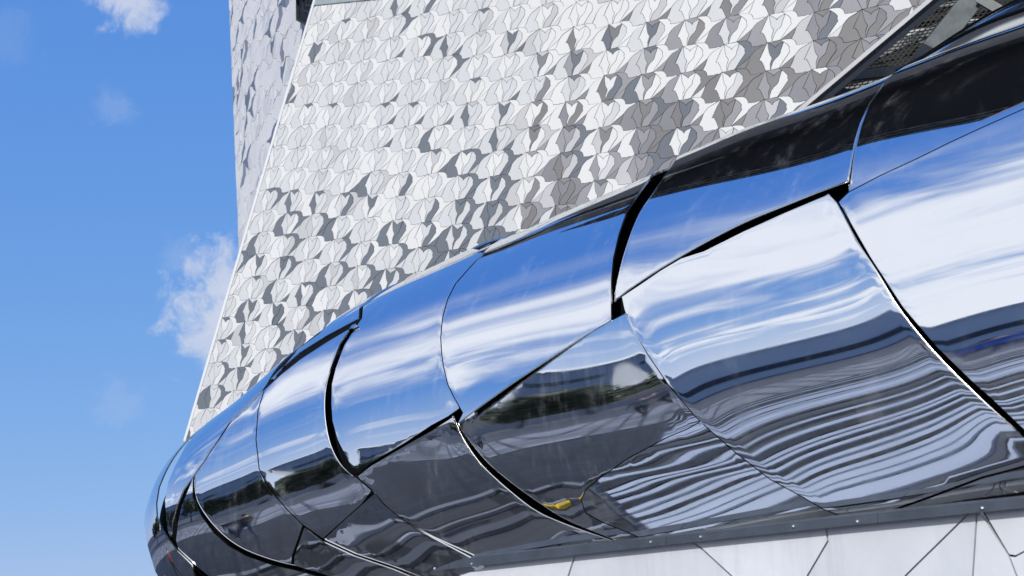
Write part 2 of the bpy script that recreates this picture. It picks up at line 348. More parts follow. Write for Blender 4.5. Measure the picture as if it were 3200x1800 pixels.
# ------------------------------------------------------------------ polished steel body: base surface
# plan path of the widest line (x, y), section scale and height, from the tip backwards to the right end
PATH = catmull([(-0.9,15.5),(-2.4,13.4),(-3.22,11.9),(-3.40,10.8),(-2.98,9.9),(-2.22,9.15),(-1.55,8.55),(-0.8,7.85),(0.0,7.05),(0.8,6.12),(1.6,5.16),(2.3,4.32),(3.3,3.1),(4.8,1.3)], 40)
arc = np.concatenate([[0], np.cumsum(np.linalg.norm(np.diff(PATH, axis=0), axis=1))])
SMAX = arc[-1]
from functools import lru_cache
def smooth_path(n=700):
    s = np.linspace(0, SMAX, n); P = np.stack([np.interp(s, arc, PATH[:, 0]), np.interp(s, arc, PATH[:, 1])], 1)
    k = np.hanning(33); k /= k.sum()
    Q = np.stack([np.convolve(np.pad(P[:, i], 16, 'reflect', reflect_type='odd'), k, 'valid') for i in range(2)], 1)
    return s, Q
SG, QG = smooth_path()
TG = np.gradient(QG, SG, axis=0); TG /= np.linalg.norm(TG, axis=1, keepdims=True)
OG = np.stack([TG[:, 1], -TG[:, 0]], 1)         # out = right of travel direction
if OG[350] @ np.array([-0.75, -0.65]) < 0: OG = -OG
def s_at_x(x):   # arc position whose widest line shows at photo column x
    px = project(np.stack([QG[:, 0], QG[:, 1], np.full(len(SG), 3.2)], 1))[:, 0]
    i0 = int(np.argmin(px)); return np.interp(x, px[i0:], SG[i0:])
XK = np.array([300., 448, 520, 620, 800, 1000, 1300, 1600, 2000, 2400, 2800, 3200, 3800])
SK = s_at_x(np.maximum(XK, 449)); 
CTRL = dict(S=None)
_nodes_s = np.array([0, 2.5, 4.2] + [float(s_at_x(x)) for x in (560, 800, 1000, 1300, 1600, 2000, 2400, 2800, 3200)] + [SMAX])
_nodes_S = np.array([.70, .70, .70, 1.15, 1.3, .95, 1.15, 1.35, 1.6, 1.8, 1.98, 2.1, 2.3])
_nodes_Z = np.array([2.8, 2.8, 2.8, 2.85, 3.0, 3.1, 3.18] + [3.2] * 6)
def pchip(x, xs, ys):
    """monotone cubic interpolation"""
    h = np.diff(xs); d = np.diff(ys) / h; m = np.zeros(len(xs)); m[0] = d[0]; m[-1] = d[-1]
    for i in range(1, len(xs) - 1):
        if d[i - 1] * d[i] > 0:
            w1, w2 = 2 * h[i] + h[i - 1], h[i] + 2 * h[i - 1]; m[i] = (w1 + w2) / (w1 / d[i - 1] + w2 / d[i])
    x = np.clip(x, xs[0], xs[-1]); i = np.clip(np.searchsorted(xs, x) - 1, 0, len(xs) - 2); t = (x - xs[i]) / h[i]
    return ((2*t**3-3*t**2+1)*ys[i] + (t**3-2*t**2+t)*h[i]*m[i] + (-2*t**3+3*t**2)*ys[i+1] + (t**3-t**2)*h[i]*m[i+1])
PG = np.radians(np.linspace(-75, 175, 1001))
RHO = np.where(PG > 0, 1.0, 1.0 + 0.35 * np.clip(-PG / R(25), 0, 1)) * (1 - 0.12 * np.clip((PG - R(100)) / R(50), 0, 1))
dA = -RHO * np.sin(PG); dB = RHO * np.cos(PG); dp = PG[1] - PG[0]
AG = np.concatenate([[0], np.cumsum((dA[1:] + dA[:-1]) / 2 * dp)]); BG = np.concatenate([[0], np.cumsum((dB[1:] + dB[:-1]) / 2 * dp)])
AG -= np.interp(0, PG, AG); BG -= np.interp(0, PG, BG)
_SC = [None]; _ZC = [None]
def scale_tab():
    g = pchip(SG, _nodes_s, _nodes_S); k = np.hanning(31); k /= k.sum()
    _SC[0] = np.convolve(np.pad(g, 15, 'reflect', reflect_type='odd'), k, 'valid')
    _ZC[0] = np.convolve(np.pad(pchip(SG, _nodes_s, _nodes_Z), 15, 'reflect', reflect_type='odd'), k, 'valid')
scale_tab()
def hermite_tab(x, xs, tab):
    """smooth (quadratic-ish) lookup on a dense uniform table: Catmull-Rom"""
    h = xs[1] - xs[0]; f = np.clip((x - xs[0]) / h, 1.0001, len(xs) - 2.0001); i = f.astype(int); t = f - i
    if tab.ndim == 2: t = t[..., None]
    a, b, c_, d = tab[i - 1], tab[i], tab[i + 1], tab[np.minimum(i + 2, len(xs) - 1)]
    return 0.5 * (2 * b + (c_ - a) * t + (2 * a - 5 * b + 4 * c_ - d) * t * t + (3 * b - a - 3 * c_ + d) * t ** 3)
def base(s, p, off=0.0):
    s = np.asarray(s, float); p = np.asarray(p, float)
    W = hermite_tab(s, SG, QG); o = hermite_tab(s, SG, OG); S = hermite_tab(s, SG, _SC[0])
    a = hermite_tab(p, PG, AG) * S; b = hermite_tab(p, PG, BG) * S
    a = a + np.cos(p) * off; b = b + np.sin(p) * off
    return np.stack([W[..., 0] + o[..., 0] * a, W[..., 1] + o[..., 1] * a, hermite_tab(s, SG, _ZC[0]) + b], -1)
# fit the section scale so that the outline follows the building's real outline
sgr, pgr = np.meshgrid(np.linspace(0, SMAX, 500), R(1) * np.linspace(5, 150, 300), indexing='ij')
def outline_err():
    pj = project(base(sgr, pgr)); return pj
for it in range(10):
    pj = outline_err(); X, Y = pj[..., 0].ravel(), pj[..., 1].ravel()
    for j in range(4, 12):
        # where the outline generated near node j stands, against the wanted one
        sj = _nodes_s[j]; pr = project(base(np.full(300, sj), pgr[0])); 
        wy = sil_y(pr[:, 0]); k = int(np.argmin(pr[:, 1] - wy)); xx, yy = pr[k]
        up = yy - sil_y(xx)             # >0: too low
        zpx = project(np.array([[*hermite_tab(np.array([sj]), SG, QG)[0], 3.2]]))[0]
        span = max(zpx[1] - yy, 40); _nodes_S[j] *= 1 + 0.7 * up / span
    _nodes_S[12] = _nodes_S[11] * 1.1
    _nodes_S[:3] = np.array([.6, .66, .74]) 
    scale_tab()
if __import__('os').environ.get('DBG'):
    print('S', _nodes_S.round(2), 's', _nodes_s.round(2))
    pj = project(base(sgr, pgr))
    for x in range(460, 3300, 150):
        m_ = np.abs(pj[..., 0] - x) < 8
        ps = project(base(*np.meshgrid(np.linspace(0, SMAX, 500), R(1) * np.linspace(-60, 150, 400), indexing='ij')))
        print(x, 'sil got', pj[..., 1][m_].min().round() if m_.any() else None, 'want', sil_y(x).round())
    # horizon reflection line
    def refl(s, p):
        e = 1e-4; P = base(s, p); ds = base(s + e, p) - P; dq = base(s, p + e) - P; n = np.cross(ds, dq); n /= np.linalg.norm(n, axis=-1, keepdims=True)
        d = P - EYE; d /= np.linalg.norm(d, axis=-1, keepdims=True); n = np.where((np.sum(n * d, -1) > 0)[..., None], -n, n)
        return P, n, d - 2 * np.sum(d * n, -1, keepdims=True) * n
    for x in (500, 600, 800, 1000, 1300, 1600, 2000, 2400, 2800, 3200):
        s = np.full(40, float(s_at_x(x))); p = R(1) * np.linspace(-30, 75, 40); P, n, r = refl(s, p); q = project(P)
        print(x, [(int(a), int(b), int(math.degrees(math.asin(np.clip(rr[2], -1, 1)))), int(math.degrees(math.atan2(rr[0], rr[1])))) for (a, b), rr in zip(q[::4], r[::4])])

# ------------------------------------------------------------------ polished steel body: panels cut out of the base surface
_cs, _cp = np.meshgrid(np.linspace(1.0, SMAX - 0.2, 700), R(1) * np.linspace(-70, 100, 340), indexing='ij')
_P = base(_cs, _cp); _pj = project(_P)
_e = 1e-4
def normals(fn, s, p):
    P0 = fn(s, p); n = np.cross(fn(s + _e, p) - fn(s - _e, p), fn(s, p + _e) - fn(s, p - _e)); return P0, n / np.linalg.norm(n, axis=-1, keepdims=True)
_, _n = normals(base, _cs, _cp); NSIGN = 1.0
_d = _P - EYE; _face = np.sum(_n * _d, -1)
mid_i = (350, 120)
if _face[mid_i] > 0: NSIGN = -1.0; _face = -_face
def sp_of(pts):
    """photo position -> (s, p) on the base surface; positions past the outline go over the top"""
    out = []
    ok = _face < 0.0
    for (x, y) in pts:
        over = x < 3400 and y < sil_y(x) + 1.5 and x > 470
        yy = sil_y(x) + 3 if over else y
        d2 = (_pj[..., 0] - x) ** 2 + (_pj[..., 1] - yy) ** 2 + np.where(ok, 0, 1e9)
        i = np.unravel_index(np.argmin(d2), d2.shape); s, p = _cs[i], _cp[i]
        for _ in range(12):
            f = project(base(s, p)) - (x, yy); e = 1e-4
            J = np.stack([(project(base(s + e, p)) - project(base(s - e, p))) / (2 * e), (project(base(s, p + e)) - project(base(s, p - e))) / (2 * e)], 1)
            if abs(np.linalg.det(J)) < 1500: break
            st = np.linalg.solve(J, f); st = np.clip(st, -0.05, 0.05); s -= st[0]; p -= st[1]
        if over: p = p + R(38)
        out.append((s, p))
    return np.array(out)
def resample(poly, step):
    poly = np.asarray(poly, float); out = []
    for i in range(len(poly)):
        a, b = poly[i], poly[(i + 1) % len(poly)]; k = max(1, int(np.linalg.norm(b - a) / step))
        for j in range(k): out.append(a + (b - a) * j / k)
    return np.array(out)
def seg_dist(P, poly):
    best = np.full(len(P), 1e9)
    for i in range(len(poly)):
        a, b = poly[i], poly[(i + 1) % len(poly)]; ab = b - a; t = np.clip(((P - a) @ ab) / max(ab @ ab, 1e-12), 0, 1)
        best = np.minimum(best, np.linalg.norm(P - (a + t[:, None] * ab), axis=1))
    return best
def soft_dist(q, nb, step):
    out = np.zeros(len(q))
    for k in range(0, len(q), 4000):
        d2 = ((q[k:k + 4000, None, :] - nb[None]) ** 2).sum(-1) + 0.02 ** 2
        out[k:k + 4000] = (step * (d2 ** -2).sum(1) * 2 / np.pi) ** (-1 / 3)
    return np.maximum(out - 0.02, 0)
def edge_tube(P_, r, ends=0.25):
    keep = [0]
    for i in range(1, len(P_)):
        if np.linalg.norm(P_[i] - P_[keep[-1]]) > 0.03: keep.append(i)
    P_ = P_[keep]; n = len(P_); k = np.hanning(7)[1:-1]; k /= k.sum()
    if n > 8: P_ = np.stack([np.convolve(np.pad(P_[:, i], 2, 'reflect', reflect_type='odd'), k, 'valid') for i in range(3)], 1)
    tube('edge_glint', P_, r * np.clip(np.minimum(np.linspace(0, 1, n), np.linspace(1, 0, n)) / ends, 0.25, 1), M['lip'], body, 8)  # added bright tubes stand in for light caught by the sheet edges
def in_poly(P, poly):
    x, y = P[:, 0], P[:, 1]; c = np.zeros(len(P), bool); n = len(poly)
    for i in range(n):
        x1, y1 = poly[i]; x2, y2 = poly[(i + 1) % n]
        if y1 == y2: continue
        m_ = ((y1 > y) != (y2 > y)) & (x < (x2 - x1) * (y - y1) / (y2 - y1) + x1); c ^= m_
    return c
def poly_keep(poly): return np.array([not (x < 3400 and y < sil_y(x) + 14 and x > 470) for x, y in poly])
body = thing('steel_cladding', 'swelling polished steel volume of overlapping mirror panels with black gaps, rising above the grey ledge', 'building', (0.5, 7.6, 0))
TRI = [0]
def panel(pts, h=0.0, tilt=(0, 0), curl=0.0, curlw=0.12, wave=None, bend=0.0, step=0.035, gap=1.6, th=0.013, curve=True, label=None, strips=()):
    """one sheet: outline in photo pixels, cut from the base surface, raised by h (m), leaning by tilt (degrees along length, across)"""
    poly = resample(inset2(resample(pts, 30), gap), 14)
    sp = sp_of(poly)
    c0 = sp.mean(0); S0 = float(np.interp(c0[0], SG, _SC[0]))
    met = lambda q: np.stack([q[..., 0], q[..., 1] * S0], -1)       # approximate metres
    m0 = met(c0); bm_ = met(sp)
    # thin out / even out the boundary in metric space
    hp, hs = math.tan(R(tilt[1])), math.tan(R(tilt[0]))
    def refine(poly, sp):
        free = poly_keep(poly)
        for _ in range(4):
            q0 = met(sp); rel = q0 - m0; z_ = h + hs * rel[:, 0] + hp * rel[:, 1] + bend * rel[:, 1] ** 2 + curl
            if wave is not None: z_ = z_ + wave(q0[:, 0], q0[:, 1])
            f0 = project(base(sp[:, 0], sp[:, 1], z_)) - poly; e_ = 1e-3
            Js = (project(base(sp[:, 0] + e_, sp[:, 1], z_)) - project(base(sp[:, 0] - e_, sp[:, 1], z_))) / (2 * e_)
            Jp = (project(base(sp[:, 0], sp[:, 1] + e_, z_)) - project(base(sp[:, 0], sp[:, 1] - e_, z_))) / (2 * e_)
            det = Js[:, 0] * Jp[:, 1] - Js[:, 1] * Jp[:, 0]; okd = free & (np.abs(det) > 6000)
            det = np.where(okd, det, 1); ds_ = (f0[:, 0] * Jp[:, 1] - f0[:, 1] * Jp[:, 0]) / det; dp_ = (Js[:, 0] * f0[:, 1] - Js[:, 1] * f0[:, 0]) / det
            sp[:, 0] -= np.where(okd, np.clip(ds_, -.06, .06), 0); sp[:, 1] -= np.where(okd, np.clip(dp_, -.06, .06), 0)
        return sp, z_
    sp, _z = refine(poly, sp)
    for pts_, r_ in strips:
        q = catmull(pts_, 4); sq, zq = refine(q, sp_of(q)); edge_tube(base(sq[:, 0], sq[:, 1], zq - 0.004), r_)
    bm_ = met(sp)
    nb = [bm_[0]]
    for q in bm_[1:]:
        if np.linalg.norm(q - nb[-1]) > step * 0.35: nb.append(q)
    if np.linalg.norm(nb[0] - nb[-1]) < step * 0.3: nb.pop()
    nb = resample(np.array(nb), step)
    lo, hi = nb.min(0), nb.max(0)
    gx, gy = np.meshgrid(np.arange(lo[0], hi[0], step), np.arange(lo[1], hi[1], step)); G = np.stack([gx.ravel(), gy.ravel()], 1)
    G = G[in_poly(G, nb)]; G = G[seg_dist(G, nb[::2]) > step * 0.55]
    allv = np.concatenate([nb, G]); n = len(nb)
    r = delaunay_2d_cdt([Vector(q) for q in allv], [], [list(range(n))], 1, 1e-7)
    V = np.array([tuple(q) for q in r[0]]); T = [tuple(f) for f in r[2]]
    def height(q):
        rel = q - m0; z = h + hs * rel[..., 0] + hp * rel[..., 1] + bend * rel[..., 1] ** 2
        if wave is not None: z = z + wave(q[..., 0], q[..., 1])
        if curl: z = z + curl * np.exp(-soft_dist(q, nb, step) / curlw)
        return z
    def surf(s, p): return base(s, p, height(met(np.stack([s, p], -1))))
    s, p = V[:, 0], V[:, 1] / S0
    P0 = surf(s, p); e = 2e-3
    nn = np.cross(surf(s + e, p) - surf(s - e, p), surf(s, p + e) - surf(s, p - e)) * NSIGN; nn /= np.linalg.norm(nn, axis=1, keepdims=True)
    # orientation of the triangles
    a, b, c_ = P0[T[0][0]], P0[T[0][1]], P0[T[0][2]]
    if np.cross(b - a, c_ - a) @ nn[T[0][0]] < 0: T = [t[::-1] for t in T]
    # boundary loop -> rim with depth
    from collections import Counter
    ed = Counter()
    for t in T:
        for i in range(len(t)): ed[(t[i], t[(i + 1) % len(t)])] += 1
    bd = [e_ for e_ in ed if (e_[1], e_[0]) not in ed]
    nV = len(P0); bidx = sorted({i for e_ in bd for i in e_}); imap = {i: k for k, i in enumerate(bidx)}; nb_ = len(bidx)
    Bk = P0[bidx] - nn[bidx] * th
    verts = list(P0) + list(P0[bidx]) + list(Bk); faces = list(T)
    for (i, j) in bd: faces.append((j and nV + imap[j], nV + imap[i], nV + nb_ + imap[i], nV + nb_ + imap[j]) if j else (nV + imap[j], nV + imap[i], nV + nb_ + imap[i], nV + nb_ + imap[j]))
    nT = len(T)
    o = mesh_obj('panel', verts, faces, [M['steel'], M['lip']], body)
    me = o.data; me.polygons.foreach_set('material_index', [0] * nT + [1] * (len(faces) - nT)); me.polygons.foreach_set('use_smooth', [True] * nT + [False] * (len(faces) - nT))
    vn = [tuple(q) for q in nn] + [(0, 0, 0)] * (len(verts) - nV); me.normals_split_custom_set_from_vertices(vn)
    TRI[0] += nT
    if label: o['label'] = label
    return o
def seam(*a): return list(a)
rv = lambda q: list(reversed(q))
# --- traced seams (photo pixels)
GJl = [(2614,631),(2676,753),(2738,848),(2800,952),(2846,1014),(2904,1084),(2966,1151),(3016,1200),(3082,1262),(3152,1324),(3200,1366),(3330,1475)]
GJr = [(2620,631),(2720,805),(2821,960),(2927,1085),(3043,1198),(3096,1244),(3200,1343),(3330,1450)]
S1u = [(2649,567),(2660,497),(2672,439),(2689,385),(2718,323),(2759,265),(2809,226)]
S15 = [(2652,600),(2676,588),(2750,549),(2863,497),(2966,446),(3070,398),(3200,340),(3330,285),(3450,240)]
S4 = [(1954,977),(1983,1039),(2025,1109),(2087,1200),(2170,1299),(2200,1328),(2299,1415),(2407,1498),(2506,1552),(2573,1591),(2635,1616)]
S12 = [(2751,1606),(2904,1552),(3070,1490),(3200,1457),(3330,1415),(3450,1380)]
S13 = [(2190,1316),(2150,1340),(2087,1366),(1963,1432),(1880,1490),(1830,1531),(1816,1564),(1830,1602),(1880,1631),(1963,1664),(2008,1684)]
S2b = [(1430,1324),(1507,1266),(1598,1200),(1698,1134),(1800,1067),(1913,1000),(1954,977)]
S6 = [(1515,784),(1474,830),(1424,886),(1399,935),(1383,993),(1377,1055),(1380,1100),(1386,1147),(1399,1200),(1416,1237),(1432,1265)]
GGl = [(1416,1299),(1433,1345),(1466,1403),(1507,1457),(1569,1515),(1644,1577),(1693,1608),(1776,1643),(1859,1672),(1929,1696),(2040,1740)]
GGr = [(1430,1326),(1457,1366),(1499,1419),(1548,1469),(1627,1531),(1681,1569),(1743,1610),(1818,1647),(1929,1691),(2040,1735)]
GHl = [(2068,500),(2030,558),(1996,604),(1958,662),(1934,733),(1917,807),(1911,869),(1910,935),(1911,998)]
GHr = [(2110,500),(2068,560),(2037,608),(2004,654),(1979,708),(1958,766),(1940,828),(1925,890),(1916,944)]
GIu = [(1916,944),(1963,906),(2022,865),(2087,824),(2190,764),(2324,694),(2448,644),(2552,602),(2649,567)]
GIl = [(1942,927),(2004,886),(2062,846),(2128,807),(2200,784),(2324,722),(2448,666),(2552,622),(2591,604)]
GDl = [(1125,995),(1100,1018),(1062,1076),(1034,1151),(1019,1200),(1013,1262),(1017,1324),(1029,1382),(1046,1424),(1071,1461),(1104,1490)]
GDr = [(1130,994),(1112,1020),(1075,1078),(1048,1151),(1036,1200),(1034,1262),(1038,1316),(1054,1374),(1079,1424),(1096,1457),(1112,1486)]
Dc = [(1112,1488),(1162,1531),(1199,1575),(1249,1618),(1352,1680),(1466,1740),(1560,1795)]
S11 = [(1170,1540),(1130,1576),(1080,1620),(1009,1684)]
S10 = [(826,1217),(806,1283),(800,1374),(810,1465),(831,1511),(855,1544)]
S10b = [(855,1544),(900,1595),(947,1641),(1009,1687)]
HH = [(1009,1687),(1104,1730),(1228,1771),(1330,1810)]
GCr = [(607,1484),(611,1552),(640,1606),(680,1655),(725,1694),(783,1726),(865,1754),(925,1768),(1010,1785)]
GCl = [(601,1490),(603,1552),(630,1610),(668,1662),(712,1702),(770,1735),(853,1764),(918,1778),(1010,1800)]
E2l = [(1112,1014),(1021,1068),(938,1122),(876,1171),(838,1206),(826,1217)]
E2u = [(1125,995),(1021,1051),(938,1105),(876,1159),(845,1190)]
rng_w = np.random.RandomState(3)
def waves(amp, lx, ly, seed, n=5, lean=0.15):
    rs = np.random.RandomState(seed); k = []
    for i in range(n): k.append((rs.uniform(0.4, 1.2) * 2 * np.pi / lx, rs.uniform(0.5, 1.3) * 2 * np.pi / ly, rs.uniform(0, 6.28), rs.uniform(0.4, 1)))
    return lambda x, y: amp * sum(a * np.sin(kx * x * (1 if i % 2 else -1) + ky * (y + lean * x) + ph) for i, (kx, ky, ph, a) in enumerate(k)) / n
lowT = 70
# P1: upper right sheet
panel(rv(S1u) + S15 + [(3450, 40), (3200, 70), (3000, 130), (2821, 215)], h=0.012, tilt=(0, 0.0), curl=0.003)
# P2: right sheet
panel(S15 + rv(GJr), h=0.02, tilt=(-0.5, 1.0), curl=0.004, bend=0.0, wave=waves(0.0010, 2.4, 0.9, 21))
# P3: upper middle sheet
panel(GHr + GIu + S1u + [(2750, 240), (2600, 290), (2366, 375), (2200, 440), (2140, 468)], h=0.008, tilt=(0, -1.5), curl=0.004, strips=[(GIu, 0.007), (GHr, 0.003)], wave=waves(0.0008, 2.0, 0.9, 22))
# P4: large centre sheet
panel([(2591, 604)] + GJl + rv(S12)[1:] + rv(S4) + [(1950, 965)] + GIl, h=0.02, tilt=(-0.6, 3.4), curl=0.008, curlw=0.10, strips=[(GJl[:-1], 0.004)], wave=waves(0.0012, 4.5, 0.5, 23))
# P5: sheet with the streaked sky
panel(rv(S6) + [(1590, 712), (1673, 675), (1859, 590), (2000, 530)] + GHl + rv(S2b)[1:] + [(1446, 1290)], h=0.004, tilt=(0, -4.0), curl=0.003, strips=[(rv(S2b)[1:], 0.003)], wave=waves(0.0010, 2.2, 0.8, 24))
# P6: lower middle sheet
panel(S2b + S4[:6] + [(2190, 1316)] + S13[1:] + [(2050, 1735)] + rv(GGr), h=0.02, tilt=(0.3, 5.2), curl=0.004, curlw=0.10, strips=[(GGr[:-1], 0.002)], wave=waves(0.0009, 2.6, 0.8, 25))
# P7: rippled sheet at the ledge
panel(S4[5:] + [(2720, 1690), (2400, 1735), (2080, 1760)] + rv(S13), h=0.0, tilt=(-3.0, 4.2), curl=0.0, wave=waves(0.0006, 8.0, 0.13, 5, lean=0.12))
# P8: sheet right of the curved black gap
panel(GDr[:-1] + [(1118, 1481), (1162, 1446), (1270, 1382), (1348, 1330), (1400, 1302), (1437, 1276)] + rv(S6) + [(1457, 770), (1341, 828), (1270, 857), (1190, 895), (1136, 930)], h=-0.004, tilt=(0.3, -0.5), curl=0.005, curlw=0.13, wave=waves(0.0010, 2.0, 0.8, 26))
# P9: low sheet left of the long lip
panel([(1416, 1299), (1400, 1312), (1348, 1345), (1270, 1389), (1162, 1453), (1118, 1487)] + Dc + [(1800, 1785), (2040, 1745)] + rv(GGl), h=0.0, tilt=(0, 5.0), curl=0.008, strips=[(GGl[:-1], 0.0045)], wave=waves(0.0009, 2.4, 0.8, 27))
# P12 / P13 below the thin diagonal seam
panel(Dc[1:] + [(1400, 1830)] + rv(HH) + rv(S11)[1:], h=-0.01, tilt=(2, 4.0), curl=0.008)
# N2b: between the fold and the curved black gap
panel(rv(E2l[:-1])[:0] + E2l[:1] + GDl[1:] + [(1112, 1490), (1162, 1533)] + S11[1:] + rv(S10b)[1:] + rv(S10) + rv(E2l)[1:], h=0.0, tilt=(0, 1.0), curl=0.004, strips=[(GDl[3:], 0.006)])
# N2: left of the fold
panel(S10 + S10b[1:3] + [(930, 1689), (913, 1738), (912, 1764), (865, 1752), (783, 1724), (725, 1692), (680, 1653), (640, 1604), (611, 1550), (608, 1486), (640, 1440), (720, 1320)], h=-0.004, tilt=(-1.0, 1.0), curl=0.004, strips=[(GCr, 0.006)])
panel([(950, 1647), (1009, 1692), (1104, 1736), (1228, 1778), (1330, 1820), (1150, 1850), (1010, 1795), (918, 1768), (918, 1740), (935, 1689)], h=-0.01, tilt=(2, 5), curl=0.004)
# N1: sheet along the outline between the two nose gaps
panel([(826, 1214), (720, 1318), (640, 1438), (607, 1484), (574, 1531), (553, 1581), (539, 1631), (535, 1676), (535, 1682), (524, 1664), (518, 1622), (514, 1564), (524, 1506), (545, 1457), (578, 1395), (600, 1362), (648, 1310), (773, 1194), (830, 1150), (851, 1172), (835, 1200)], h=0.0, tilt=(0, 0), curl=0.0, step=0.03)
# wedge between the two slits
panel([(1122, 996), (1021, 1050), (938, 1102), (876, 1156), (848, 1184), (853, 1182), (889, 1140), (930, 1092), (996, 1044), (1016, 1024), (1030, 985), (1075, 950), (1128, 930)], h=0.004, step=0.025, curl=0)
slit_sheet = panel([(1128, 1006), (1112, 1018), (1021, 1072), (938, 1126), (876, 1175), (838, 1210), (820, 1216), (815, 1190), (835, 1150), (880, 1090), (925, 1050), (980, 1010), (1030, 975), (1080, 940), (1135, 925)], h=-0.012, step=0.03, curl=0)
slit_sheet.name = 'slit_shade'; slit_sheet.data.materials.clear(); slit_sheet.data.materials.append(M['core']); slit_sheet.data.materials.append(M['core'])  # black sheet added just under the slits, standing in for their shade
# N3: narrow sheet between the nose gap and the lip
panel([(604, 1490), (590, 1523), (566, 1581), (555, 1631), (549, 1689), (556, 1716), (600, 1760), (650, 1800), (760, 1850), (1010, 1830), (1010, 1805), (918, 1780), (853, 1766), (770, 1737), (712, 1704), (668, 1664), (630, 1612), (603, 1554)], h=-0.015, tilt=(0, 2), curl=0.0, step=0.03)
# N0: outermost nose sheet
panel([(578, 1392), (560, 1412), (524, 1460), (487, 1520), (462, 1568), (452, 1600), (449, 1635), (455, 1689), (469, 1738), (483, 1785), (520, 1850), (620, 1850), (600, 1765), (553, 1719), (528, 1686), (508, 1655), (491, 1614), (489, 1573), (497, 1523), (524, 1457)], h=0.0, tilt=(0, 0), curl=0.0, step=0.03)
# P14: bottom right sheet
panel([(2640, 1622), (2751, 1610)] + [(x, y + 5) for x, y in S12[1:]] + [(3450, 1640), (2900, 1720)], h=-0.02, tilt=(1, 5), curl=0.01)
# dark body behind the sheets
s_, p_ = np.linspace(0.05, SMAX - 0.05, 160), R(1) * np.linspace(-72, 170, 70)
ss, pp = np.meshgrid(s_, p_, indexing='ij'); V = base(ss, pp, -0.14).reshape(-1, 3); nS, nP = len(s_), len(p_)
mesh_obj('inner_shell', V, [(i * nP + j, i * nP + j + 1, (i + 1) * nP + j + 1, (i + 1) * nP + j) for i in range(nS - 1) for j in range(nP - 1)], M['core'], body, True)
if __import__('os').environ.get('DBG'): print('panel tris', TRI)

# ------------------------------------------------------------------ grey ledge and parapet wall below it
LE_T = [(880,1812),(1000,1797),(1300,1762),(1714,1716),(2300,1653),(2614,1617),(3200,1556),(3500,1524)]
LE_B = [(1228,1800),(1300,1786),(1714,1740),(2300,1677),(2614,1644),(3200,1586)]
p0 = np.array([0.0, 7.36, 2.2]); pe = np.array([2.12, 4.70, 2.2]); ldir = (pe - p0) / np.linalg.norm(pe - p0); LN = np.cross(ldir, (0, 0, 1)); LN /= np.linalg.norm(LN)
if LN @ (EYE - p0) < 0: LN = -LN
def LP(x, y, off=0.0): return hit(x, y, p0 + LN * off, LN) 
ledge = thing('ledge', 'dark grey metal ledge strip running along the foot of the polished steel volume', 'ledge', tuple(LP(2300, 1665) * (1, 1, 0) + np.array([0, 0, 2.2])))
top = catmull(LE_T, 6); bot_y = lambda x: np.interp(x, [880, 1228, 1300, 1714, 2300, 2614, 3200, 3500], [1838, 1800, 1790, 1743, 1679, 1646, 1587, 1557])
for (xa, xb) in ((820, 1400), (1402, 2080), (2082, 2742), (2744, 3500)):
    xs = np.linspace(xa, xb, 14); ty = np.interp(xs, top[:, 0], top[:, 1])
    A1 = [LP(x, y, 0.05) for x, y in zip(xs, ty)]; B1 = [LP(x, bot_y(x), 0.05) for x in xs]
    bk = -LN * 0.07; n_ = len(xs); V = A1 + B1 + [q + bk + np.array([0, 0, 0.02]) for q in A1] + [q + bk * 0.12 for q in B1]
    F_ = []
    for i in range(n_ - 1):
        F_ += [(i, i + 1, n_ + i + 1, n_ + i), (2 * n_ + i, 2 * n_ + i + 1, i + 1, i), (n_ + i, n_ + i + 1, 3 * n_ + i + 1, 3 * n_ + i)]
    F_ += [(0, n_, 3 * n_, 2 * n_), (n_ - 1, 3 * n_ - 1, 4 * n_ - 1, 2 * n_ - 1)]
    mesh_obj('flashing', V, F_, M['ledge'], ledge)
for (x, y) in ((2190,1678),(2034,1694),(2480,1645),(2680,1630),(1474,1762),(3070,1588),(1358,1777)):
    c0 = LP(x, y, 0.052); bm = bmesh.new(); bmesh.ops.create_uvsphere(bm, u_segments=8, v_segments=5, radius=0.009)
    me = bpy.data.meshes.new('rivet'); bm.to_mesh(me); bm.free(); me.materials.append(M['lip']); o = bpy.data.objects.new('rivet', me); C.objects.link(o); o.parent = ledge; o.location = Vector(c0) - Vector(ledge.location)
parapet = thing('parapet_wall', 'white panelled parapet wall with dark joints below the grey ledge in the foreground', 'wall', tuple(LP(2300, 1900) * (1, 1, 0)))
PB = 3300
PK = [0]
def plank(px, key='panel', lean=0.0):
    q = inset2(np.array(px, float), 2.9); W = []
    for (x, y) in q:
        P_ = LP(x, y); 
        if P_[2] < 0.02: a_ = LP(x, 1700); t_ = (a_[2] - 0.02) / (a_[2] - P_[2]); P_ = a_ + (P_ - a_) * t_
        W.append(P_)
    W = np.array(W); cen = W.mean(0)
    PK[0] += 1; vv, ff = prism(W, LN, 0.03); o = mesh_obj('panel', vv, ff, M['panel2' if PK[0] in (4, 6, 7) else key], parapet); return o
by = lambda x: float(bot_y(x)) - 12
j1 = [(1228, by(1228)), (1232, 1800), (1250, 2000), (1150, PB)]
j2 = [(1330, by(1330)), (1339, 1782), (1356, 1800), (1500, 1960), (1480, PB)]
j3 = [(1800, by(1800)), (1797, 1735), (1776, 1800), (1750, 1860), (1800, 2100), (1760, PB)]
j4 = [(2150, by(2150)), (2161, 1691), (2190, 1713), (2285, 1800), (2480, 1990), (2440, PB)]
j5 = [(2579, by(2579)), (2581, 1647), (2587, 1691), (2523, 1800), (2480, 1880), (2484, 1988)]
j6 = [(3034, by(3034)), (3028, 1604), (2945, 1686), (2862, 1767), (2829, 1800), (2720, 2000), (2740, PB)]
j7 = [(3052, by(3052)), (3053, 1602), (3040, 1800), (3035, 2000), (3000, PB)]
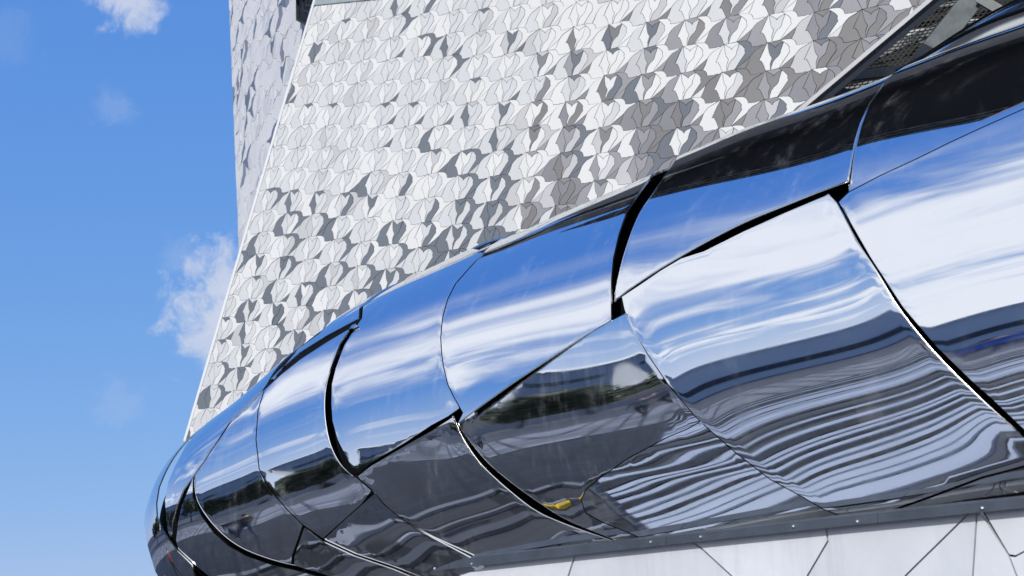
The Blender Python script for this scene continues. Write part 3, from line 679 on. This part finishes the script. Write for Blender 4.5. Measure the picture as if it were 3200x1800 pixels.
j8 = [(3060, by(3060)), (3065, 1604), (3152, 1734), (3177, 1800), (3300, 2000), (3320, PB)]
j9 = [(3152, 1734), (3173, 1738), (3200, 1724), (3260, 1690), (3500, 1600)]
plank([(700, by(880) + 20)] + j1 + [(700, PB)]); plank(rv(j1) + j2); plank(rv(j2) + j3)
plank(rv(j3) + j4); plank(rv(j4[:-1]) + j5[:-1] + [(2482, 1985)]); plank(rv(j5) + j6[:-1] + [(2738, PB), (2443, PB)] ); plank(rv(j6) + j7); plank(rv(j7) + j8)
plank([(3066, by(3066)), (3152, 1734)] + j9[1:] + [(3500, by(3500))]); plank(rv(j9[1:]) + [(3152, 1736)] + j8[3:] + [(3500, PB)])
a_, b_ = LP(700, 1800), LP(3500, 1600); bk = []
for q, zt in ((a_, 2.15), (b_, 2.15)): bk.append((q, zt))
poly = np.array([[*a_[:2], 0.0], [*b_[:2], 0.0], [*b_[:2], 2.16], [*a_[:2], 2.16]]) - LN * 0.035
vv, ff = prism(poly, LN, 0.25); mesh_obj('backing', vv, ff, M['core'], parapet)

# ------------------------------------------------------------------ left wall face (turned away, further back)
tl = hit(993, 0, WO, WN); UPz = np.array([0, 0, 1.0])
BD = np.array([-0.40, 0.9165, 0.0]); BN = np.array([-0.9165, -0.40, 0.0]); BO = tl - WN * 0.9 
BA = BD * 2.5; BB = np.array([-0.015, 0.0, -1.15]); BA = BA + np.array([0, 0, 0.05])
def toB(x, y):
    P_ = hit(x, y, BO, BN) - BO; A_ = np.stack([BA, BB, BN], 1); return np.linalg.solve(A_, P_)[:2]
wallB = thing('tiled_wall', 'narrow shaded side wall of small white tiles with sparse dark ones at the left edge of the building', 'wall', tuple(toB(850, 400)[0] * BA * (1, 1, 0) + BO * (1, 1, 0)))
bl0, bl1 = toB(706, -20), toB(753, 800); br = [toB(1010, -20), toB(770, 860)]; bbm = [toB(745, 792), toB(800, 830)]
def wcolB(c, r, k, h):
    if h < 0.16 and k in 'ABD': return 'dark3'
    if h < 0.05: return 'dark'
    return 'shade' if h < .8 else 'shade2'
uvs = [toB(x, y) for x in (700, 1010) for y in (-30, 860)]; cmin = int(min(q[0] for q in uvs)) - 1; cmax = int(max(q[0] for q in uvs)) + 1; rmin = int(min(q[1] for q in uvs)) - 1; rmax = int(max(q[1] for q in uvs)) + 1
KB = KINDS
def leftof(p, q, inside):
    d = q - p; v = inside - p; return (tuple(p), tuple(q)) if d[0] * v[1] - d[1] * v[0] > 0 else (tuple(q), tuple(p))
inB = toB(850, 200); clipsB = [leftof(bl0, bl1, inB), leftof(br[0], br[1], inB)]
wn = [toB(929, 66), toB(929, -40)]
tile_wall(wallB, BO, BA, BB, BN, [(c, r) for r in range(rmin - 1, rmax + 2) for c in range(cmin, cmax + 1)], wcolB, clipsB, lambda x, y: (x > 990 - 0.294 * y + 6) or (x > 929 and y < 66 + (x - 929) * .45), 300, 5, gap=0.006, minpx=25)
pB = [np.array(q, float) for q in ((cmin, rmin), (cmax, rmin), (cmax, rmax + 4), (cmin, rmax + 4))]
for a, b in clipsB: pB = clip(pB, a, b)
vv, ff = prism([BO + BA * q[0] + BB * q[1] for q in pB], BN, 0.4); mesh_obj('backing', vv, ff, M['mid'], wallB)
# pale trim strips along the free edges of the main wall
def wedge_strip(root, pa, pb, wd, off, m, name='edge_trim'):
    a = np.array(pa); b = np.array(pb); d = (b - a) / np.linalg.norm(b - a); sd = np.cross(WN, d) * wd
    vv, ff = prism([a + WN * off, b + WN * off, b + sd + WN * off, a + sd + WN * off], WN, off + 0.3); return mesh_obj(name, vv, ff, m, root)
wl0 = wallP(*eL0); wl1 = wallP(*(eL0 + (eL1 - eL0) * 0.98)); o = wedge_strip(wallA, wl0, wl1, -0.10, 0.05, M['trim'])
wr0 = wallP(*(eR0 - dR * 0.4)); wr1 = wallP(*(eR1 + dR * 0.5)); wedge_strip(wallA, wr0, wr1, -0.09, 0.045, M['mid'])
wt0 = wallP(*eT0); wt1 = wallP(*(eT0 + (eT1 - eT0))); wedge_strip(wallA, wt0, wt1, 0.35, 0.06, M['beam'], 'parapet_cap')
# dark window at the top of the side wall
win = thing('corner_window', 'dark recessed window with frame at the top corner of the tiled building', 'window', tuple(hit(950, 60, BO, BN) * (1, 1, 0)))
wo = BO + BN * 0.12
wp = [hit(929, -60, wo, BN), hit(930, 62, wo, BN), hit(966, 80, wo, BN), hit(1015, -60, wo, BN)]
vv, ff = prism(wp, BN, 0.10); mesh_obj('pane', vv, ff, mat('dark_glass', (0.012, 0.014, 0.02), 0.6, 0.0, 0.4, 2, spec=0.1), win)
wo2 = BO + BN * 0.16
for (a, b, wd) in (((929, -60), (930, 62), .10), ((930, 62), (966, 80), .10), ((945, -30), (947, 30), .05), ((947, 30), (978, 45), .05), ((958, -30), (956, 14), .04), ((956, 14), (985, 24), .04)):
    bar('frame', hit(*a, wo2, BN), hit(*b, wo2, BN), wd, 0.06, M['interior_shade'], win)

# ------------------------------------------------------------------ dark underside and beams at the top right, beside the wall
def yp(x, y, Y):
    if Y > 11: Y *= 1.36
    d = ray(x, y); return EYE + d * (Y / d[1])
under = thing('service_bay', 'dark bay with wire mesh and painted beams between the tiled wall and the polished steel', 'building', tuple(yp(2900, 150, 18) * (1, 1, 0)))
ll, lr = yp(2520, 420, 19.5), yp(3500, 420, 17.0)
bk = [np.array([ll[0] - 5.5, ll[1] + 0.7, 0.0]), np.array([lr[0], lr[1], 0.0]), yp(3500, -500, 17.0), yp(2700, -500, 19.5), yp(2520, 100, 19.5), np.array([ll[0] - 5.5, ll[1] + 0.7, ll[2] - 3.0])]
n_ = np.array([-0.1, -0.99, 0]); n_ /= np.linalg.norm(n_); vv, ff = prism(bk, n_, 0.2); mesh_obj('rear_wall', vv, ff, M['interior_shade'], under)
bv, bf = [], []
def addbar(a, b, t):
    a = np.array(a); b = np.array(b); d = (b - a) / np.linalg.norm(b - a); s1 = np.cross(d, (0, 1, 0)); s1 /= np.linalg.norm(s1); s2 = np.cross(d, s1); k = len(bv)
    for e in (a, b):
        for (i, j) in ((-1, -1), (1, -1), (1, 1), (-1, 1)): bv.append(e + s1 * i * t + s2 * j * t)
    bf.extend([(k, k + 1, k + 5, k + 4), (k + 1, k + 2, k + 6, k + 5), (k + 2, k + 3, k + 7, k + 6), (k + 3, k, k + 4, k + 7)])
rngm = random.Random(4)
for i in range(40):   # two families of wires following the slope of the bay
    t = i / 39
    addbar(yp(2560 + 620 * t, 300 - 60 * t, 16.6), yp(2860 + 620 * t, -70 - 60 * t, 16.6), 0.010)
for i in range(36):
    t = i / 35; addbar(yp(2560 + 300 * t, 300 - 370 * t, 16.62), yp(3260 + 250 * t, 210 - 370 * t, 16.62), 0.010)
o = mesh_obj('wire_mesh', bv, bf, mat('shaded_wire', (0.03, 0.032, 0.03), 0.5, 0.3), under); o['kind'] = 'stuff'  # wire colour darkened to hold the bay's shade
B_ = M['beam']; BD_ = mat('shaded_beam', (0.12, 0.14, 0.145), 0.5, 0.1, 0.3, 3)  # bay beams get a darkened copy, with the bay's shade in its colour
bar('beam', yp(3040, -20, 16), yp(2838, 232, 16), 0.16, 0.3, BD_, under); bar('beam', yp(3075, -20, 15.9), yp(2880, 232, 15.9), 0.06, 0.2, BD_, under)
bar('beam', yp(2600, 246, 16.3), yp(2900, 212, 16.2), 0.085, 0.2, BD_, under); bar('beam', yp(2560, 272, 16.1), yp(2660, 296, 16.0), 0.08, 0.2, BD_, under)
bar('beam', yp(3060, -5, 15.8), yp(3150, 48, 15.6), 0.10, 0.2, BD_, under); bar('beam', yp(2700, 190, 17.5), yp(3000, 60, 17.3), 0.14, 0.2, M['dark'], under)
bar('beam', yp(2880, 90, 18.0), yp(3300, -40, 17), 0.2, 0.2, M['interior_shade'], under)
for i in range(9): bar('louvre', yp(2600 + 40 * i, 290 - 42 * i, 17.9), yp(2900 + 45 * i, 215 - 40 * i, 17.6), 0.03 + 0.02 * (i % 3), 0.12, (BD_, M['mid'], M['interior_shade'])[i % 3], under)
for (a, b, w_) in (((2900, 190), (3100, 60), .55), ((2950, 60), (3010, 10), .3)):
    bar('rusty_plate', yp(*a, 17.6), yp(*b, 17.3), w_, 0.05, M['rust'], under, up=(0, 0, 1))
# second polished volume peeping over at the top right corner
up2 = thing('steel_cladding', 'second silvery steel tube with black joints, only its edge showing in the top right corner', 'building', tuple(yp(3200, 100, 7) * (1, 1, 0)))
pc = catmull([yp(2760, 330, 10.5), yp(2904, 268, 9.6), yp(3050, 190, 8.4), yp(3200, 115, 7.4), yp(3450, 20, 6.0), yp(3900, -150, 4.6)], 10)
ra = np.full(len(pc), 0.26); ra[:8] = np.linspace(0.12, 0.26, 8)
tube('sheet', pc, ra, steel('brushed_steel', (0.72, 0.74, 0.77), 0.10), up2)
for off, k in ((0.265, 0.55), (0.272, 0.75), (0.262, 1.2)):
    c_ = []
    for i in range(6, len(pc) - 8):
        d = pc[i + 1] - pc[i - 1]; d /= np.linalg.norm(d); s1 = np.cross(d, (0, 0, 1)); s1 /= np.linalg.norm(s1); s2 = np.cross(s1, d)
        sg = -1 if (s1 @ (EYE - pc[i])) > 0 else 1
        a = k * (0.5 + 0.5 * (i - 6) / 30); c_.append(pc[i] + (s1 * -sg * math.sin(a) + s2 * math.cos(a)) * off)
    tube('joint', c_, np.full(len(c_), 0.008 if k < 1 else 0.014), M['core'], up2, 6)

# ------------------------------------------------------------------ what the polished metal looks at
# big dark canopy of the building, high over the steel volume
can = thing('canopy', 'wide dark canopy high above the polished steel volume, seen only as its dark reflection', 'canopy', (10, 20, 0))
wlp = lambda X: wallP((X - WO[0]) / WA[0], 0)      # point of the wall plane with this X
def wallY(X): t = (X - WO[0]) / WA[0]; return WO[1] + WA[1] * t
cpn = [(-10, 9.5), (40, 9.5), (40, wallY(40) if wallY(40) > 9.5 else 9.6), (24, max(wallY(24), 9.6)), (-6, wallY(-6) + .5), (-10, wallY(-10) + .5)]
cpn = [(-10.6, 10.0), (22, 10.0), (22, 13), (-10.6, wallY(-10.6) + .3)]
mesh_obj('soffit', [(x, y, 32) for x, y in cpn] + [(x, y, 33.5) for x, y in cpn], [(3, 2, 1, 0), (4, 5, 6, 7)] + [(i, (i + 1) % 4, (i + 1) % 4 + 4, i + 4) for i in range(4)], M['navy'], can)
ra_ = random.Random(2)
for i in range(3):
    e0 = 0.35 + i * 0.55
    bar('rib', (-10.6 + e0, 10.2, 31.9), (-10.6 + e0, wallY(-10.6) - 1.5, 31.9), 0.10, 0.2, B_, can)
for i in range(16):
    y0 = 11 + i * 1.3; l = ra_.uniform(.3, 1.0); bar('light_strip', (-9.35 + (i % 3) * .12, y0, 31.85), (-9.35 + (i % 3) * .12, y0 + l, 31.85), 0.06, 0.1, M['trim'], can)
def topz(X):      # height of the wall's sloping top edge at this X
    a = wallP(*eT0); b = wallP(*(eT0 + (eT1 - eT0) * 0.5)); return a[2] + (b[2] - a[2]) * (X - a[0]) / (b[0] - a[0])
def block(name, X0, X1, za, zb_):
    mesh_obj(name, [(X0, wallY(X0) + .5, za), (X1, wallY(X1) + .5, zb_), (X1, wallY(X1) + .5, 32), (X0, wallY(X0) + .5, 32), (X0, wallY(X0) + 3, za), (X1, wallY(X1) + 3, zb_), (X1, wallY(X1) + 3, 32), (X0, wallY(X0) + 3, 32)],
         [(0, 1, 2, 3), (7, 6, 5, 4), (0, 4, 5, 1), (1, 5, 6, 2), (2, 6, 7, 3), (3, 7, 4, 0)], M['navy'], can)
block('sky_gap_block', -3.0, 4.5, topz(-3.0) - .25, topz(4.5) - .25)  # dark blocks added to keep sky out of the mirrored gap under the canopy
block('sky_gap_block', 4.52, 16, 19.5, 19.5)

block('sky_gap_block', -8.0, -3.02, 24.0, 24.0)
# ground
gm = bpy.data.materials.new('asphalt'); gm.use_nodes = True; t = gm.node_tree; p = t.nodes['Principled BSDF']; p.inputs['Roughness'].default_value = 0.8
tcn = nd(t, 'ShaderNodeTexCoord'); g1 = noise(t, tcn.outputs['Object'], 0.35, 8, 0.7); g2 = noise(t, tcn.outputs['Object'], 3.0, 6, 0.6, 0, (1, 0.12, 1))
g = mth(t, 'ADD', mth(t, 'MULTIPLY', g1, 0.5), mth(t, 'MULTIPLY', g2, 0.5)); cr = nd(t, 'ShaderNodeValToRGB'); t.links.new(g, cr.inputs[0])
cr.color_ramp.elements[0].position = .36; cr.color_ramp.elements[0].color = (0.02, 0.021, 0.024, 1); cr.color_ramp.elements[1].position = .64; cr.color_ramp.elements[1].color = (0.07, 0.072, 0.078, 1); t.links.new(cr.outputs[0], p.inputs['Base Color'])
struct(mesh_obj('ground', [(-1500, -1500, 0), (1500, -1500, 0), (1500, 1500, 0), (-1500, 1500, 0)], [(0, 1, 2, 3)], gm))
def slab(name, x0, y0, x1, y1, z, m, parent=None, zb_=-0.05):
    return mesh_obj(name, [(x0, y0, zb_), (x1, y0, zb_), (x1, y1, zb_), (x0, y1, zb_), (x0, y0, z), (x1, y0, z), (x1, y1, z), (x0, y1, z)], [(3, 2, 1, 0), (4, 5, 6, 7), (0, 1, 5, 4), (1, 2, 6, 5), (2, 3, 7, 6), (3, 0, 4, 7)], m, parent)
pale = mat('pale_paving', (0.23, 0.24, 0.26), 0.7, 0, 0.2, 1.2); pale2 = mat('white_paving', (0.5, 0.54, 0.6), 0.7, 0, 0.1, 1.2); darkp = mat('dark_paving', (0.013, 0.016, 0.022), 0.6, 0, 0.3, 1.2); midp = mat('grey_paving', (0.085, 0.09, 0.10), 0.7, 0, 0.15, 1.2)
struct(slab('path', -27, -60, -17, 60, 0.03, pale)); struct(slab('road', -16.6, 7.0, -7.2, 60, 0.012, darkp))
struct(slab('pavement', -60, -60, -27.4, 60, 0.02, midp))
plaza = slab('striped_pavement', -16.6, -40, -0.4, 6.9, 0.010, midp); struct(plaza)
rp = random.Random(11); x = -0.6
while x > -16.2:
    wdt = rp.uniform(0.08, 0.34); 
    slab('paving_strip', x - wdt, -39.9, x, 6.8, 0.04 + rp.uniform(0, .03), rp.choice([pale2, pale2, darkp, darkp, midp]), plaza, 0.0); x -= wdt + rp.uniform(0.01, 0.12)
for (xx, ww, mm) in ((-7.0, .30, pale), (-5.6, .12, pale), (-4.6, .35, midp), (-3.4, .12, pale), (-2.2, .7, pale)):
    struct(slab('kerb', xx - ww, 7.0, xx, 40, 0.10, mm))
for m_, k_ in ((gm, 2.4), (darkp, 1.5), (pale, 2.0)):
    t = m_.node_tree; p = t.nodes['Principled BSDF']; src = p.inputs['Base Color'].links[0].from_socket; tcn = nd(t, 'ShaderNodeTexCoord')
    br = nd(t, 'ShaderNodeTexBrick'); br.inputs['Scale'].default_value = 1 / k_; br.inputs['Mortar Size'].default_value = 0.03; br.inputs['Color1'].default_value = (.7, .7, .7, 1); br.inputs['Color2'].default_value = (1.5, 1.45, 1.4, 1); br.inputs['Mortar'].default_value = (.25, .25, .25, 1)
    t.links.new(tcn.outputs['Object'], br.inputs[0]); vm = nd(t, 'ShaderNodeVectorMath', operation='MULTIPLY'); t.links.new(src, vm.inputs[0]); t.links.new(br.outputs[0], vm.inputs[1]); t.links.new(vm.outputs[0], p.inputs['Base Color'])
yel = mat('yellow_marking', (0.65, 0.42, 0.02), 0.6, 0, .15, 6)
for (x0, y0, x1, y1) in ((-5.5, 7.8, -5.3, 8.0),):
    tag(slab('tactile_strip', x0, y0, x1, y1, 0.115 if x0 > -6 else 0.03, yel), 'small square yellow marking on the kerb mirrored near the ledge' if x0 > -6 else 'thin yellow stripe on the dark road mirrored in the middle steel sheet', 'marking')
# long pale building across the plaza
def building(label, x0, x1, y0, y1, h, wm, rm, bands, cols, seed):
    b = thing('long_building', label, 'building', ((x0 + x1) / 2, (y0 + y1) / 2, 0))
    slab('wall', x0, y0, x1, y1, h, wm, b); slab('roof', x0 - .3, y0 - .3, x1 + .3, y1 + .3, h + .35, rm, b, h + .002)
    gl = M_glass
    for bz in bands:
        n = cols; L_ = (y1 - y0) / n
        for i in range(n):
            f = slab('window', x1 + .001, y0 + i * L_ + .4, x1 + .09, y0 + (i + 1) * L_ - .4, bz + 1.3, M['beam'], b, bz)
            slab('pane', x1 + .091, y0 + i * L_ + .5, x1 + .11, y0 + (i + 1) * L_ - .5, bz + 1.2, gl, f, bz + .1)
    return b
M_glass = mat('window_glass', (0.03, 0.045, 0.07), 0.1)
building('long low pale hall across the plaza, mirrored along the right of the steel', -62, -46, -70, 4, 6.2, mat('pale_wall', (0.56, 0.57, 0.59), 0.5, 0, .06, .4), M['trim'], (1.4,), 9, 1)
building('taller grey block beyond the trees, mirrored near the steel tip', -95, -80, 12, 60, 13.0, mat('grey_wall', (0.3, 0.32, 0.36), 0.6, 0, .06, .4), M['beam'], (2, 5.5, 9), 12, 2)
# trees
bark = mat('bark', (0.06, 0.045, 0.035), 0.9); leafm = mat('foliage', (0.035, 0.055, 0.028), 0.7, 0, .5, .8)
def tree(x, y, h, seed, label):
    rs = random.Random(seed); t = thing('tree', label, 'tree', (x, y, 0), 'trees across the plaza')
    tube('trunk', [(x, y, -.1), (x + rs.uniform(-.1, .1), y, h * .25), (x + rs.uniform(-.3, .3), y + rs.uniform(-.3, .3), h * .6), (x, y, h * .85)], [h * .028, h * .02, h * .012, h * .004], bark, t, 8)
    lumps = [(x + rs.uniform(-h * .28, h * .28), y + rs.uniform(-h * .28, h * .28), h * rs.uniform(.4, .85), h * rs.uniform(.11, .2)) for _ in range(13)]
    for lx, ly, lz, lr in lumps[:5]: tube('limb', [(x, y, h * .3), ((x + lx) / 2, (y + ly) / 2, (h * .35 + lz) / 2), (lx, ly, lz)], [h * .012, h * .008, h * .003], bark, t, 5)
    V, Fc = [], []
    for lx, ly, lz, lr in lumps:
        for _ in range(170):
            d = Vector((rs.gauss(0, 1), rs.gauss(0, 1), rs.gauss(0, .8))).normalized() * lr * rs.uniform(.5, 1.05); c_ = Vector((lx, ly, lz)) + d
            a = Vector((rs.gauss(0, 1), rs.gauss(0, 1), rs.gauss(0, 1))).normalized(); b = a.orthogonal().normalized() * rs.uniform(.15, .3); a = a * rs.uniform(.15, .3); k = len(V)
            V += [c_ - a, c_ + b, c_ + a, c_ - b]; Fc.append((k, k + 1, k + 2, k + 3))
    mesh_obj('crown', V, Fc, leafm, t)
for i, (x, y, h, lb) in enumerate(((-38, 10, 5.2, 'first dark tree from the right end of the row across the plaza'), (-38, 16, 6.5, 'tallest dark tree in the middle of the row across the plaza'), (-36, 22, 6.0, 'dark tree left of the tallest one across the plaza'), (-37, 28.5, 6.8, 'broad dark tree near the left end of the row across the plaza'), (-36, 35, 7.2, 'leftmost dark tree of the row across the plaza'), (-44, 6.5, 3.6, 'small dark tree at the corner of the long pale hall'))):
    tree(x, y, h, i + 3, lb)
# people strolling on the plaza (seen mirrored in the steel)
def person(x, y, rz, top_, leg_, label, stride=0.35, sc_=1.0):
    root = thing('person', label, 'person', (x, y, 0), 'people walking on the plaza')
    J = [((0, 0, .95), .15), ((0, 0, 1.15), .13), ((0, 0, 1.38), .16), ((0, .01, 1.50), .06), ((0, .03, 1.60), .085), ((0, .02, 1.72), .08),
         ((.19, 0, 1.40), .065), ((.25, -.12, 1.14), .045), ((.24, .06, .92), .035), ((.24, .12, .84), .03), ((-.19, 0, 1.40), .065), ((-.25, .12, 1.14), .045), ((-.24, .26, .95), .035), ((-.24, .32, .88), .03),
         ((.10, 0, .90), .095), ((.10, stride * .6, .50), .065), ((.10, stride, .09), .045), ((.10, stride + .17, .045), .035), ((-.10, 0, .90), .095), ((-.10, -stride * .2, .50), .065), ((-.10, -stride, .12), .045), ((-.10, -stride + .15, .04), .035)]
    E_ = [(0, 1), (1, 2), (2, 3), (3, 4), (4, 5), (2, 6), (6, 7), (7, 8), (8, 9), (2, 10), (10, 11), (11, 12), (12, 13), (0, 14), (14, 15), (15, 16), (16, 17), (0, 18), (18, 19), (19, 20), (20, 21)]
    me = bpy.data.meshes.new('body'); me.from_pydata([j[0] for j in J], E_, []); o = bpy.data.objects.new('body', me); C.objects.link(o)
    md = o.modifiers.new('skin', 'SKIN'); 
    for i, j in enumerate(J): me.skin_vertices[0].data[i].radius = (j[1], j[1] * .85)
    me.skin_vertices[0].data[0].use_root = True
    o.modifiers.new('sub', 'SUBSURF').levels = 1
    dg = bpy.context.evaluated_depsgraph_get(); m2 = bpy.data.meshes.new_from_object(o.evaluated_get(dg)); bpy.data.objects.remove(o)
    for mm in (top_, leg_, M_skin, M_hair): m2.materials.append(mm)
    for f in m2.polygons:
        c_ = f.center; f.material_index = 2 if (c_.z > 1.46 or (abs(c_.x) > .2 and c_.z < .93)) else (1 if c_.z < .95 else 0); f.use_smooth = True
        if c_.z > 1.66 or (c_.z > 1.55 and c_.y < -.01): f.material_index = 3
    o = bpy.data.objects.new('body', m2); C.objects.link(o); o.parent = root; root.rotation_euler = (0, 0, rz); root.scale = (sc_,) * 3
M_skin = mat('skin', (0.45, 0.28, 0.2), 0.5); M_hair = mat('hair', (0.03, 0.02, 0.015), 0.6)
blk = mat('black_cloth', (0.02, 0.02, 0.025), 0.8); jean = mat('denim', (0.04, 0.06, 0.12), 0.8); red_ = mat('dark_red_cloth', (0.16, 0.03, 0.03), 0.8); blu = mat('blue_cloth', (0.04, 0.12, 0.45), 0.7); grc = mat('grey_cloth', (0.2, 0.2, 0.2), .8)
person(-13, 9.6, 1.2, blk, jean, 'person in a black coat and jeans walking nearest the steps'); person(-14.5, 2.0, 1.0, red_, blk, 'person in a dark red top walking beside two others')
person(-20, -1.5, 2.0, blu, jean, 'person in a bright blue top crossing the pale path'); person(-22, 7.5, -1.2, grc, blk, 'person in a grey top standing by the trees', .15)
person(-9, 13.5, 0.4, red_, blk, 'person in a dark red top walking on the dark road'); person(-5.5, 12.6, 2.6, blk, blk, 'person all in black on the road close to the steel tip', .25)
